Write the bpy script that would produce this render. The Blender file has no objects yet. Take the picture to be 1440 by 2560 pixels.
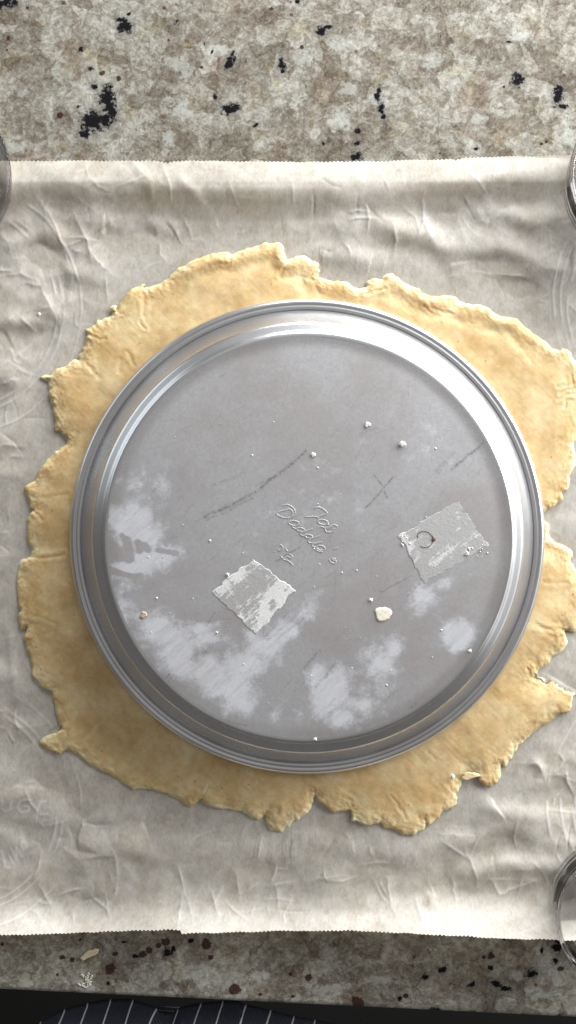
import bpy, bmesh, math, random
import numpy as np
from mathutils import Vector

# ------------------------------------------------------------------ camera, light, exposure
sc = bpy.context.scene
COL = sc.collection
H = 0.44                      # camera height above the worktop
K = 0.57 / 2560.0             # metres per photograph pixel on the worktop

cam_d = bpy.data.cameras.new("camera")
cam = bpy.data.objects.new("camera", cam_d); COL.objects.link(cam)
cam.location = (0, 0, H)
cam_d.sensor_fit = 'VERTICAL'
cam_d.angle = 2 * math.atan(0.285 / H)
cam_d.clip_start = 0.01; cam_d.clip_end = 50
sc.camera = cam

w = bpy.data.worlds.new("World"); sc.world = w; w.use_nodes = True
bg = w.node_tree.nodes["Background"]
bg.inputs[0].default_value = (1.0, 0.94, 0.88, 1); bg.inputs[1].default_value = 0.125

def area(name, loc, target, sx, sy, power, col, spread=180):
    d = bpy.data.lights.new(name, 'AREA'); d.shape = 'RECTANGLE'; d.size = sx; d.size_y = sy
    d.energy = power; d.color = col; d.spread = math.radians(spread)
    o = bpy.data.objects.new(name, d); COL.objects.link(o)
    o.location = loc
    o.rotation_euler = (Vector(target) - Vector(loc)).to_track_quat('-Z', 'Y').to_euler()
    return o
area("window_light", (0.66, 0.77, 0.285), (0, 0.05, 0.02), 2.0, 0.52, 60, (0.985, 0.99, 1.0))
area("ceiling_bounce", (0.0, -0.12, 1.7), (0, -0.12, 0), 1.9, 1.8, 1.9, (0.98, 0.96, 0.96))
area("ceiling_bounce", (0.25, 1.12, 1.45), (0, 0.1, 0), 2.0, 0.95, 2.3, (0.84, 0.93, 1.0))
area("side_window_light", (-0.95, 0.62, 0.50), (0, 0.05, 0.02), 0.80, 0.55, 2.0, (0.86, 0.94, 1.0))
area("side_window_light", (1.05, -0.22, 0.42), (0.1, 0, 0.02), 0.75, 0.5, 1.3, (0.95, 0.975, 1.0))

sc.view_settings.view_transform = 'Standard'; sc.view_settings.look = 'None'
sc.view_settings.exposure = 0.12; sc.view_settings.gamma = 1.0
sc.render.engine = 'CYCLES'
sc.cycles.use_denoising = True
sc.cycles.max_bounces = 12; sc.cycles.transparent_max_bounces = 12
sc.cycles.caustics_refractive = True; sc.cycles.caustics_reflective = True
sc.cycles.sample_clamp_indirect = 4.0

# ------------------------------------------------------------------ helpers
rng = np.random.default_rng(7); random.seed(7)

def at(px, py, z=0.0):
    s = K * (H - z) / H
    return ((px - 720) * s, (1280 - py) * s, z)

def sm(a, b, x):
    t = np.clip((x - a) / (b - a), 0, 1); return t * t * (3 - 2 * t)

_tabs = {}
def vn(x, y, seed=0):
    """smooth value noise in [-1,1]"""
    if seed not in _tabs:
        _tabs[seed] = np.random.default_rng(1000 + seed).uniform(-1, 1, (256, 256))
    T = _tabs[seed]
    xi = np.floor(x).astype(int); yi = np.floor(y).astype(int)
    fx = x - xi; fy = y - yi
    fx = fx ** 3 * (fx * (fx * 6 - 15) + 10); fy = fy ** 3 * (fy * (fy * 6 - 15) + 10)
    x0 = xi % 256; x1 = (xi + 1) % 256; y0 = yi % 256; y1 = (yi + 1) % 256
    return (T[x0, y0] * (1 - fx) + T[x1, y0] * fx) * (1 - fy) + (T[x0, y1] * (1 - fx) + T[x1, y1] * fx) * fy

def fbm(x, y, seed=0, oct=4, gain=0.5):
    r = 0; a = 1.0
    for i in range(oct):
        r = r + a * vn(x * 2 ** i + 17.3 * i, y * 2 ** i + 5.1 * i, seed + i); a *= gain
    return r

def link(o, parent=None):
    COL.objects.link(o)
    if parent is not None: o.parent = parent
    return o

def mesh_np(name, verts, faces, mat, parent=None, attrs=None, smooth=True):
    """verts (n,3), faces (m,4 or 3)"""
    verts = np.asarray(verts, dtype=np.float32); faces = np.asarray(faces, dtype=np.int32)
    me = bpy.data.meshes.new(name)
    n, k = faces.shape
    me.vertices.add(len(verts)); me.vertices.foreach_set("co", verts.ravel())
    me.loops.add(n * k); me.loops.foreach_set("vertex_index", faces.ravel())
    me.polygons.add(n)
    me.polygons.foreach_set("loop_start", np.arange(0, n * k, k, dtype=np.int32))
    me.polygons.foreach_set("loop_total", np.full(n, k, dtype=np.int32))
    me.polygons.foreach_set("use_smooth", np.full(n, smooth, dtype=bool))
    for an, av in (attrs or {}).items():
        a = me.attributes.new(an, 'FLOAT', 'POINT')
        a.data.foreach_set("value", np.asarray(av, dtype=np.float32).ravel())
    me.update(calc_edges=True); me.validate()
    if mat: me.materials.append(mat)
    return link(bpy.data.objects.new(name, me), parent)

def gridf(n, m, wrap=False, flip=False):
    """faces of an n x m vertex grid (wrap joins last column to first)"""
    i = np.arange(n - 1)[:, None]; mm = m if wrap else m - 1
    j = np.arange(mm)[None, :]; j1 = (j + 1) % m
    f = np.stack([i * m + j, i * m + j1, (i + 1) * m + j1, (i + 1) * m + j], -1).reshape(-1, 4)
    return f[:, ::-1] if flip else f

def tag(o, label=None, cat=None, group=None, kind=None):
    if label: o['label'] = label
    if cat: o['category'] = cat
    if group: o['group'] = group
    if kind: o['kind'] = kind
    return o

def empty(name, loc):
    o = bpy.data.objects.new(name, None); o.location = loc; o.empty_display_size = 0.02
    return link(o)

class Mat:
    def __init__(s, name):
        s.m = bpy.data.materials.new(name); s.m.use_nodes = True
        s.t = s.m.node_tree; s.b = s.t.nodes["Principled BSDF"]; s.out = s.t.nodes["Material Output"]
    def n(s, typ, **kw):
        nd = s.t.nodes.new(typ)
        for k, v in kw.items(): setattr(nd, k, v)
        return nd
    def l(s, a, b): s.t.links.new(a, b)
    def put(s, sock, v):
        if isinstance(v, bpy.types.NodeSocket): s.l(v, sock)
        elif isinstance(v, (tuple, list)) and len(v) == 3 and sock.type == 'RGBA': sock.default_value = (*v, 1)
        else: sock.default_value = v
    def math(s, op, a, b=0.0, clamp=False):
        nd = s.n('ShaderNodeMath', operation=op, use_clamp=clamp); s.put(nd.inputs[0], a); s.put(nd.inputs[1], b); return nd.outputs[0]
    def mix(s, f, a, b, blend='MIX'):
        nd = s.n('ShaderNodeMix', data_type='RGBA', blend_type=blend)
        s.put(nd.inputs[0], f); s.put(nd.inputs[6], a); s.put(nd.inputs[7], b); return nd.outputs[2]
    def obj(s, scale=(1, 1, 1), rot=0.0):
        tc = s.n('ShaderNodeTexCoord'); out = tc.outputs['Object']
        if rot:
            m0 = s.n('ShaderNodeMapping'); m0.inputs['Rotation'].default_value = (0, 0, rot); s.l(out, m0.inputs[0]); out = m0.outputs[0]
        mp = s.n('ShaderNodeMapping'); mp.inputs['Scale'].default_value = scale; s.l(out, mp.inputs[0])
        return mp.outputs[0]
    def noise(s, vec, scale, detail=4, rough=0.55, dist=0.0, col=False):
        nd = s.n('ShaderNodeTexNoise'); s.l(vec, nd.inputs['Vector'])
        nd.inputs['Scale'].default_value = scale; nd.inputs['Detail'].default_value = detail
        nd.inputs['Roughness'].default_value = rough; nd.inputs['Distortion'].default_value = dist
        return nd.outputs['Color' if col else 'Fac']
    def voro(s, vec, scale, feature='F1', out='Distance', rnd=1.0):
        nd = s.n('ShaderNodeTexVoronoi', feature=feature); s.l(vec, nd.inputs['Vector'])
        nd.inputs['Scale'].default_value = scale; nd.inputs['Randomness'].default_value = rnd
        return nd.outputs[out]
    def ramp(s, f, stops, interp='LINEAR'):
        nd = s.n('ShaderNodeValToRGB'); nd.color_ramp.interpolation = interp
        els = nd.color_ramp.elements
        while len(els) < len(stops): els.new(0.5)
        for e, (p, c) in zip(els, stops):
            e.position = p; e.color = (*c, 1) if len(c) == 3 else c
        s.l(f, nd.inputs[0]); return nd.outputs[0]
    def step(s, v, a, b):
        nd = s.n('ShaderNodeMapRange', interpolation_type='SMOOTHSTEP'); s.put(nd.inputs[0], v)
        nd.inputs[1].default_value = a; nd.inputs[2].default_value = b; return nd.outputs[0]
    def attr(s, name):
        return s.n('ShaderNodeAttribute', attribute_name=name).outputs['Fac']
    def bump(s, h, strength, dist, normal=None):
        nd = s.n('ShaderNodeBump'); nd.inputs['Strength'].default_value = strength
        nd.inputs['Distance'].default_value = dist; s.put(nd.inputs['Height'], h)
        if normal is not None: s.l(normal, nd.inputs['Normal'])
        return nd.outputs[0]
    def set(s, **kw):
        for k, v in kw.items(): s.put(s.b.inputs[k.replace('_', ' ')], v)
        return s

# ------------------------------------------------------------------ materials
def granite_mat():
    M = Mat("granite"); v = M.obj()
    wv = M.n('ShaderNodeVectorMath', operation='MULTIPLY_ADD')
    nc = M.noise(v, 90, 3, 0.6, col=True)
    M.l(nc, wv.inputs[0]); wv.inputs[1].default_value = (0.006, 0.006, 0.006); M.l(v, wv.inputs[2])
    wv = wv.outputs[0]
    big = M.noise(wv, 22, 3, 0.6)
    mid = M.noise(wv, 120, 6, 0.68)
    fin = M.noise(wv, 420, 4, 0.7)
    cell = M.voro(wv, 95, 'F1', 'Color')
    sepc = M.n('ShaderNodeSeparateColor'); M.l(cell, sepc.inputs[0])
    cell2 = M.voro(wv, 260, 'F1', 'Color')
    sepd = M.n('ShaderNodeSeparateColor'); M.l(cell2, sepd.inputs[0])
    f = M.math('ADD', M.math('MULTIPLY', mid, 0.5), M.math('MULTIPLY', fin, 0.5))
    f = M.math('ADD', f, M.math('MULTIPLY', M.math('SUBTRACT', sepc.outputs[0], 0.5), 0.20))
    cell3 = M.voro(wv, 620, 'F1', 'Color'); sepe = M.n('ShaderNodeSeparateColor'); M.l(cell3, sepe.inputs[0])
    f = M.math('ADD', f, M.math('MULTIPLY', M.math('SUBTRACT', sepe.outputs[0], 0.5), 0.14))
    f = M.math('ADD', f, M.math('MULTIPLY', M.math('SUBTRACT', M.noise(v, 850, 4, 0.75), 0.5), 0.42))
    f = M.math('ADD', f, M.math('MULTIPLY', M.math('SUBTRACT', sepd.outputs[0], 0.5), 0.13))
    f = M.math('ADD', f, M.math('MULTIPLY', M.math('SUBTRACT', big, 0.5), 0.45))
    base = M.ramp(f, [(0.20, (0.075, 0.06, 0.046)), (0.36, (0.15, 0.13, 0.10)), (0.47, (0.205, 0.19, 0.156)),
                      (0.56, (0.272, 0.262, 0.22)), (0.68, (0.36, 0.352, 0.305)), (0.84, (0.48, 0.475, 0.43))])
    # mauve-brown and yellow-beige tinting in large drifts
    d1 = M.step(M.noise(v, 34, 4, 0.6, 0.6), 0.52, 0.68)
    base = M.mix(M.math('MULTIPLY', d1, 0.8), base, M.mix(1.0, base, (0.74, 0.62, 0.56), 'MULTIPLY'))
    d2 = M.step(M.noise(wv, 58, 3, 0.6), 0.56, 0.7)
    base = M.mix(M.math('MULTIPLY', d2, 0.5), base, M.mix(1.0, base, (1.0, 0.93, 0.70), 'MULTIPLY'))
    # thin darker joints between some crystals
    ed = M.voro(wv, 120, 'DISTANCE_TO_EDGE')
    ej = M.math('MULTIPLY', M.step(ed, 0.06, 0.0), M.step(M.noise(v, 120, 2), 0.5, 0.62))
    base = M.mix(M.math('MULTIPLY', ej, 0.6), base, (0.12, 0.10, 0.08))
    # pale crystals at their places
    rag = M.noise(wv, 300, 4, 0.7)
    ragm = M.math('MULTIPLY', M.math('SUBTRACT', rag, 0.5), 2.0)
    pal = M.step(M.math('ADD', M.attr('pale'), M.math('ADD', M.math('MULTIPLY', ragm, 1.3), M.math('MULTIPLY', M.math('SUBTRACT', mid, 0.5), 3.0))), 0.05, 0.55)
    base = M.mix(M.math('MULTIPLY', pal, 0.45), base, M.mix(fin, (0.30, 0.32, 0.29), (0.58, 0.60, 0.55)))
    # grey halo round the black minerals
    bl = M.attr('black')
    hal = M.step(M.math('ADD', bl, M.math('MULTIPLY', ragm, 0.4)), -0.75, 0.2)
    base = M.mix(M.math('MULTIPLY', hal, 0.42), base, (0.13, 0.125, 0.12))
    yel = M.step(M.math('ADD', M.attr('yellow'), M.math('MULTIPLY', ragm, 2.0)), 0.3, 0.6)
    base = M.mix(M.math('MULTIPLY', yel, 0.6), base, (0.30, 0.24, 0.09))
    # random brown-red and black pinheads
    pv = M.voro(wv, 150, 'F1', 'Distance'); pc = M.voro(wv, 150, 'F1', 'Color')
    sp = M.n('ShaderNodeSeparateColor'); M.l(pc, sp.inputs[0])
    pin = M.math('MULTIPLY', M.step(pv, 0.24, 0.14), M.math('GREATER_THAN', sp.outputs[1], 0.975))
    base = M.mix(M.math('MULTIPLY', pin, 0.8), base, M.mix(sp.outputs[2], (0.02, 0.018, 0.018), (0.09, 0.035, 0.025)))
    gar = M.step(M.math('ADD', M.attr('garnet'), M.math('MULTIPLY', ragm, 0.8)), 0.0, 0.3)
    base = M.mix(M.math('MULTIPLY', gar, 0.93), base, M.mix(fin, (0.016, 0.006, 0.006), (0.062, 0.018, 0.02)))
    bm = M.step(M.math('ADD', bl, M.math('MULTIPLY', M.math('SUBTRACT', M.noise(v, 330, 5, 0.75), 0.5), 3.6)), -0.02, 0.42)
    base = M.mix(bm, base, M.mix(fin, (0.004, 0.004, 0.005), (0.014, 0.014, 0.016)))
    M.set(Base_Color=base, Roughness=M.math('ADD', M.math('MULTIPLY', fin, 0.15), 0.16), Specular_IOR_Level=M.math('SUBTRACT', 0.25, M.math('MULTIPLY', bm, 0.21)))
    return M.m

def paper_mat():
    M = Mat("parchment"); v = M.obj()
    vs = M.obj((800, 420, 400)); vs2 = M.obj((200, 150, 150))
    fib = M.noise(vs, 1.0, 3, 0.6); mot = M.noise(vs2, 1.0, 4, 0.65)
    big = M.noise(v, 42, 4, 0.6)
    col = M.ramp(M.math('ADD', M.math('MULTIPLY', fib, 0.45), M.math('MULTIPLY', mot, 0.55)),
                 [(0.32, (0.56, 0.52, 0.45)), (0.5, (0.70, 0.665, 0.595)), (0.68, (0.82, 0.79, 0.73))])
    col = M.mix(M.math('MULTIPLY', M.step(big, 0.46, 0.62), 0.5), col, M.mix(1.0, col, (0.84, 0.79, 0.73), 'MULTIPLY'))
    cr = M.attr('crease')
    col = M.mix(M.math('MULTIPLY', cr, 0.8), col, (0.90, 0.89, 0.86))
    h = M.math('ADD', M.math('MULTIPLY', fib, 0.5), M.math('MULTIPLY', mot, 0.8))
    nb = M.bump(h, 0.30, 0.0004)
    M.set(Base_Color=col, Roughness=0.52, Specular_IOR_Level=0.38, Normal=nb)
    tr = M.n('ShaderNodeBsdfTranslucent'); M.l(M.mix(1.0, col, (1.0, 0.93, 0.80), 'MULTIPLY'), tr.inputs[0]); M.l(nb, tr.inputs[1])
    ms = M.n('ShaderNodeMixShader'); ms.inputs[0].default_value = 0.42
    M.l(M.b.outputs[0], ms.inputs[1]); M.l(tr.outputs[0], ms.inputs[2]); M.l(ms.outputs[0], M.out.inputs[0])
    return M.m

def dough_mat(name="dough", pale=0.0):
    M = Mat(name); v = M.obj()
    a = M.noise(v, 62, 5, 0.62); b = M.noise(v, 260, 4, 0.65); c = M.noise(v, 900, 3, 0.6)
    f = M.math('ADD', M.math('MULTIPLY', a, 0.72), M.math('MULTIPLY', b, 0.28))
    lo, mi, hi = (0.53, 0.365, 0.165), (0.63, 0.465, 0.24), (0.715, 0.58, 0.35)
    p = lambda q: tuple(x + (y - x) * pale for x, y in zip(q, (0.80, 0.74, 0.58)))
    col = M.ramp(f, [(0.37, p(lo)), (0.5, p(mi)), (0.64, p(hi))])
    if not pale:      # torn, drier rim: crumbly and paler
        ed = M.math('MULTIPLY', M.step(M.math('ADD', M.attr('crumbly'), M.math('MULTIPLY', M.math('SUBTRACT', b, 0.5), 1.2)), 0.25, 0.9), 0.5)
        col = M.mix(ed, col, (0.81, 0.675, 0.45))
        c = M.math('MULTIPLY', c, M.math('ADD', 1.0, M.math('MULTIPLY', M.attr('crumbly'), 1.2)))
    # butter-fat lighter flecks and a few bran specks
    fl = M.step(M.noise(v, 140, 5, 0.7, 0.8), 0.62, 0.74)
    col = M.mix(M.math('MULTIPLY', fl, 0.55), col, (0.80, 0.68, 0.44))
    pv = M.voro(v, 330, 'F1', 'Distance'); pc = M.voro(v, 330, 'F1', 'Color')
    sp = M.n('ShaderNodeSeparateColor'); M.l(pc, sp.inputs[0])
    pin = M.math('MULTIPLY', M.step(pv, 0.25, 0.1), M.math('GREATER_THAN', sp.outputs[0], 0.95))
    col = M.mix(M.math('MULTIPLY', pin, 0.55), col, (0.22, 0.11, 0.04))
    h = M.math('ADD', M.math('MULTIPLY', b, 0.7), M.math('MULTIPLY', c, 0.35))
    nb = M.bump(h, 0.16, 0.0006)
    M.set(Base_Color=col, Roughness=0.5, Specular_IOR_Level=0.35, Normal=nb,
          Subsurface_Weight=0.8, Subsurface_Scale=0.006)
    M.b.inputs['Subsurface Radius'].default_value = (1.0, 0.55, 0.25)
    return M.m

def alu_mat(name, base=False):
    M = Mat(name); v = M.obj()
    gx = M.noise(M.obj((2200, 160, 400)), 1.0, 3, 0.6)
    gn = M.noise(v, 700, 3, 0.6); cl = M.noise(v, 24, 4, 0.6)
    col = M.ramp(M.math('ADD', M.math('MULTIPLY', gx, 0.4), M.math('MULTIPLY', gn, 0.6)),
                 [(0.3, (0.575, 0.57, 0.58) if base else (0.63, 0.635, 0.64)), (0.7, (0.685, 0.68, 0.69) if base else (0.68, 0.685, 0.70))])
    col = M.mix(M.math('MULTIPLY', M.step(cl, 0.40, 0.64), 0.6), col, (0.53, 0.49, 0.475) if base else (0.56, 0.55, 0.545))
    rough = M.math('ADD', 0.25, M.math('MULTIPLY', cl, 0.06))
    metal = 0.94
    nb = M.bump(M.math('ADD', M.math('MULTIPLY', gx, 0.6), gn) if base else cl, 0.10, 0.0002)
    if base:
        n1 = M.noise(v, 130, 5, 0.7); n2 = M.noise(v, 420, 4, 0.7)
        rg = M.math('ADD', M.math('MULTIPLY', M.math('SUBTRACT', n1, 0.5), 1.4), M.math('MULTIPLY', M.math('SUBTRACT', n2, 0.5), 0.3))
        stn = M.step(M.math('ADD', M.attr('stain'), M.math('MULTIPLY', rg, 1.3)), 0.05, 0.75)
        stn = M.math('MULTIPLY', stn, M.math('ADD', 0.66, M.math('MULTIPLY', 0.34, M.step(M.noise(M.obj((55, 330, 100), -0.75), 1.0, 5, 0.75), 0.32, 0.62))))
        hz = M.step(M.math('ADD', M.attr('stain'), M.math('MULTIPLY', rg, 0.5)), -0.35, 0.5)
        col = M.mix(M.math('MULTIPLY', hz, 0.4), col, (0.60, 0.63, 0.68))
        col = M.mix(M.math('MULTIPLY', stn, 0.36), col, (0.68, 0.695, 0.73))
        metal = M.math('SUBTRACT', 0.86, M.math('MULTIPLY', stn, 0.42))
        rough = M.math('ADD', M.math('SUBTRACT', 0.41, M.math('MULTIPLY', M.attr('rimward'), 0.2)), M.math('ADD', M.math('MULTIPLY', gn, 0.08), M.math('MULTIPLY', stn, 0.12)))
        scr = M.math('MULTIPLY', M.attr('scratch'), M.step(M.noise(M.obj((700, 700, 300), 0.6), 1.0, 4, 0.8), 0.36, 0.60))
        col = M.mix(M.math('MULTIPLY', scr, 0.8), col, (0.13, 0.125, 0.125))
        # faint random hair scratches
        wv = M.n('ShaderNodeVectorMath', operation='MULTIPLY_ADD')
        M.l(M.noise(v, 12, 2, 0.5, col=True), wv.inputs[0]); wv.inputs[1].default_value = (0.05, 0.05, 0); M.l(v, wv.inputs[2])
        hs = M.step(M.noise(wv.outputs[0], 60, 2, 0.5), 0.5, 0.504)
        hair = M.math('MULTIPLY', M.math('MULTIPLY', hs, M.math('SUBTRACT', 1.0, hs)), M.step(M.noise(v, 50, 3), 0.55, 0.7))
        col = M.mix(M.math('MULTIPLY', hair, 1.2, True), col, (0.3, 0.3, 0.3))
    M.set(Base_Color=col, Metallic=metal, Roughness=rough, Normal=nb)
    return M.m

def residue_mat(bright):
    M = Mat("tape_residue"); v = M.obj()
    n1 = M.noise(M.obj((70, 480, 300), -0.72), 1.0, 4, 0.7); n2 = M.noise(v, 900, 4, 0.75); n3 = M.noise(v, 110, 4, 0.6)
    col = M.mix(M.step(n3, 0.4, 0.62), (0.46, 0.455, 0.41), (0.60, 0.61, 0.61))
    cov = M.math('ADD', M.attr('cover'), M.math('MULTIPLY', M.math('SUBTRACT', M.math('ADD', M.math('MULTIPLY', n1, 0.8), M.math('MULTIPLY', n2, 0.2)), 0.5), 3.2))
    cov = M.step(cov, 0.25, 0.75)
    col = M.mix(M.math('MULTIPLY', cov, bright), (0.56, 0.555, 0.55), M.mix(n2, col, (0.80, 0.81, 0.80)))
    nb = M.bump(M.math('ADD', n2, cov), 0.35, 0.0002)
    M.set(Base_Color=col, Roughness=0.5, Metallic=M.math('MULTIPLY', M.math('SUBTRACT', 1.0, cov), 0.7), Normal=nb)
    return M.m

def simple_mat(name, col, rough=0.5, metal=0.0, nscale=400, var=0.15):
    M = Mat(name); n = M.noise(M.obj(), nscale, 3, 0.6)
    c = M.mix(n, tuple(x * (1 - var) for x in col), tuple(min(1, x * (1 + var)) for x in col))
    M.set(Base_Color=c, Roughness=rough, Metallic=metal, Normal=M.bump(n, 0.2, 0.0003))
    return M.m

def glass_mat(name, col=(1, 1, 1), rough=0.0):
    M = Mat(name)
    n = M.noise(M.obj(), 30, 2, 0.5)
    M.set(Base_Color=col, Roughness=rough, IOR=1.5, Transmission_Weight=1.0, Normal=M.bump(n, 0.05, 0.001))
    return M.m

def apron_mat():
    M = Mat("pinstripe_cloth")
    u = M.attr('across')
    fr = M.math('FRACT', M.math('ADD', M.math('MULTIPLY', u, 1 / 0.0132), 0.33))
    d = M.math('ABSOLUTE', M.math('SUBTRACT', fr, 0.5))
    thread = M.noise(M.obj((1500, 900, 900)), 1.0, 2, 0.6)
    st = M.step(M.math('ADD', d, M.math('MULTIPLY', M.math('SUBTRACT', thread, 0.5), 0.03)), 0.040, 0.020)
    wv = M.n('ShaderNodeTexWave', wave_type='BANDS', bands_direction='DIAGONAL'); M.l(M.obj((700, 700, 700)), wv.inputs[0]); wv.inputs['Scale'].default_value = 1.0
    wv.inputs['Distortion'].default_value = 1.5
    col = M.mix(M.math('MULTIPLY', wv.outputs['Fac'], thread), (0.022, 0.026, 0.037), (0.08, 0.087, 0.112))
    lint = M.step(M.noise(M.obj(), 900, 2, 0.6), 0.72, 0.78)
    col = M.mix(M.math('MULTIPLY', lint, 0.35), col, (0.4, 0.4, 0.42))
    col = M.mix(st, col, (0.62, 0.62, 0.61))
    M.set(Base_Color=col, Roughness=0.85, Specular_IOR_Level=0.2, Normal=M.bump(wv.outputs['Fac'], 0.3, 0.0003))
    return M.m

MG = granite_mat(); MP = paper_mat(); MD = dough_mat(); MCR = dough_mat("pale_dough", 0.45); MPL = dough_mat("dry_dough", 0.7)
MA = alu_mat("aluminium"); MAB = alu_mat("aluminium_base", True)

# ------------------------------------------------------------------ worktop
ANG = -math.atan2(70, 1440)                        # the counter runs slightly askew in the frame
ca, sa = math.cos(ANG), math.sin(ANG)
ex, ey, _ = at(0, 2478)                            # a point on the front edge
Yedge = -sa * ex + ca * ey                         # its local y (object rotated by ANG)
def axis(parts):
    r = []
    for a, b, s in parts:
        n = max(1, int(round((b - a) / s))); r += list(np.linspace(a, b, n, endpoint=False))
    return np.array(r + [parts[-1][1]])
gx = axis([(-0.7, -0.18, 0.05), (-0.18, 0.18, 0.0008), (0.18, 0.7, 0.05)])
gy = axis([(Yedge + 0.003, -0.205, 0.0008), (-0.205, 0.16, 0.02), (0.16, 0.31, 0.0008), (0.31, 0.7, 0.05)])
arc = np.linspace(math.pi / 2, 0, 6)
prof = [(Yedge + 0.003 - 0.003 * math.cos(a), -0.003 + 0.003 * math.sin(a)) for a in arc[::-1]][:-1]   # eased edge, from the face up
prof = [(Yedge, -0.03), (Yedge, -0.02), (Yedge, -0.01)] + prof
ys = np.concatenate([[p[0] for p in prof], gy]); zs = np.concatenate([[p[1] for p in prof], np.zeros(len(gy))])
PX, PY = np.meshgrid(gx, ys); PZ = np.repeat(zs[:, None], len(gx), 1)
WX = ca * PX - sa * PY; WY = sa * PX + ca * PY
def patches(lst):
    out = np.full(WX.shape, -1.0)
    for q in lst:
        px, py, rx, ry = q[:4]; rot = math.radians(q[4] if len(q) > 4 else 0); st = q[5] if len(q) > 5 else 1.0
        cx, cy, _ = at(px, py); dx = (WX - cx) / K; dy = -(WY - cy) / K
        a = (dx * math.cos(rot) + dy * math.sin(rot)) / rx; b = (-dx * math.sin(rot) + dy * math.cos(rot)) / ry
        out = np.maximum(out, np.maximum(-1, (1 - np.sqrt(a * a + b * b)) * 1.0) if st == 1 else np.maximum(-1, st - np.sqrt(a * a + b * b)))
    return out
black = patches([(312, 65, 22, 22), (300, 48, 15, 8), (322, 35, 6, 5), (268, 245, 22, 30), (276, 275, 20, 32), (232, 305, 36, 32, -20), (262, 300, 24, 22),
    (212, 335, 16, 14), (272, 215, 14, 9), (236, 218, 9, 9), (228, 170, 12, 10, 0, .6), (572, 158, 10, 24, 22), (580, 135, 5, 16, 25), (585, 150, 10, 16, 0, .7), (705, 162, 10, 20, -10), (708, 178, 8, 9),
    (575, 274, 24, 15), (590, 266, 10, 10), (537, 243, 6, 11, -25), (640, 312, 10, 5, -35), (803, 79, 16, 14), (818, 68, 16, 5, -10), (947, 225, 7, 14), (943, 240, 9, 12), (953, 268, 9, 22, -5), (960, 292, 7, 9),
    (893, 327, 9, 9), (892, 358, 9, 8, -25), (890, 393, 18, 13), (1293, 200, 19, 19), (1260, 217, 4, 4), (1395, 240, 13, 28, 12), (1408, 265, 15, 8), (1395, 222, 22, 8, -10, .8), (12, 8, 34, 14), (36, 5, 10, 8),
    (743, 4, 6, 10), (438, 58, 14, 11, 0, .6), (511, 110, 3, 8, -15), (530, 130, 3, 9, 20), (202, 123, 7, 8), (1101, 92, 2, 8), (808, 358, 9, 9, 0, .7), (1275, 105, 22, 6, 0, .6), (1190, 372, 8, 4), (1015, 700, 1, 1),
    (477, 2352, 14, 6, -25), (420, 2380, 16, 12), (433, 2370, 8, 8), (340, 2392, 14, 6), (270, 2457, 5, 10), (1062, 2442, 12, 9), (1107, 2425, 16, 9, -35), (1240, 2460, 17, 9, 20), (1264, 2472, 17, 8, 10),
    (1328, 2436, 22, 18, -20, .8), (1180, 2460, 16, 8, -25, .9), (1392, 2368, 14, 14), (1400, 2354, 18, 7), (1355, 2375, 5, 10), (1260, 2347, 7, 4), (1092, 2527, 11, 12), (1225, 2420, 8, 6), (1000, 2495, 7, 8), (1388, 2400, 8, 10), (1400, 2540, 14, 5, -40),
    (200, 2350, 6, 4), (1030, 2415, 7, 6, 0, .8), (730, 2490, 8, 5), (310, 2355, 8, 4)])
garnet = patches([(275, 2422, 16, 16), (357, 2385, 11, 10), (373, 2375, 10, 10), (415, 2355, 13, 12), (396, 2363, 9, 9), (515, 2360, 15, 14), (287, 2385, 9, 8), (527, 2393, 8, 7), (587, 2472, 18, 17), (651, 2486, 7, 7),
    (180, 2400, 7, 7), (155, 2392, 12, 9, 0, .8), (143, 2437, 5, 5), (6, 2360, 6, 6), (771, 2445, 11, 10), (894, 2505, 20, 17), (1083, 2529, 14, 13), (1227, 2390, 10, 11), (1210, 2392, 6, 6), (1402, 2422, 11, 8), (1015, 2490, 8, 7), (1242, 2550, 6, 6), (726, 2435, 7, 6),
    (256, 183, 9, 8), (297, 196, 7, 9), (150, 288, 10, 9), (678, 22, 6, 5), (68, 20, 5, 5), (755, 118, 7, 6), (503, 168, 6, 5), (195, 267, 5, 5), (421, 100, 4, 4), (1365, 355, 6, 5), (1353, 360, 5, 5), (20, 95, 8, 10, 0, .7), (1100, 383, 5, 3), (18, 125, 4, 3)])
yellow = patches([(160, 358, 13, 9), (465, 110, 13, 12), (855, 197, 12, 6), (693, 210, 9, 9), (675, 172, 8, 7), (818, 314, 5, 8), (910, 312, 10, 3), (905, 60, 9, 8), (30, 130, 16, 8)])
pale = patches([(450, 160, 42, 20, 25), (470, 185, 20, 20), (870, 220, 30, 24), (850, 305, 34, 22), (450, 280, 26, 34), (420, 340, 18, 26), (40, 370, 30, 16), (760, 145, 40, 22), (1080, 150, 24, 26), (555, 120, 30, 14), (840, 115, 26, 18), (1200, 300, 30, 20), (945, 250, 40, 20), (1420, 330, 26, 40), (55, 235, 22, 14),
    (1070, 165, 22, 12), (770, 18, 34, 14), (420, 245, 18, 16), (1300, 90, 30, 14), (60, 2450, 30, 20), (830, 2470, 40, 24), (950, 2450, 50, 16), (1350, 2490, 50, 24), (650, 2440, 40, 18), (480, 2440, 40, 14), (1300, 2440, 22, 22), (220, 2470, 40, 14)])
V = np.stack([PX, PY, PZ], -1).reshape(-1, 3)
counter = mesh_np("granite_countertop", V, gridf(len(ys), len(gx)), MG, attrs=dict(black=black, garnet=garnet, yellow=yellow, pale=pale))
counter.rotation_euler = (0, 0, ANG)
tag(counter, kind='structure')

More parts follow.
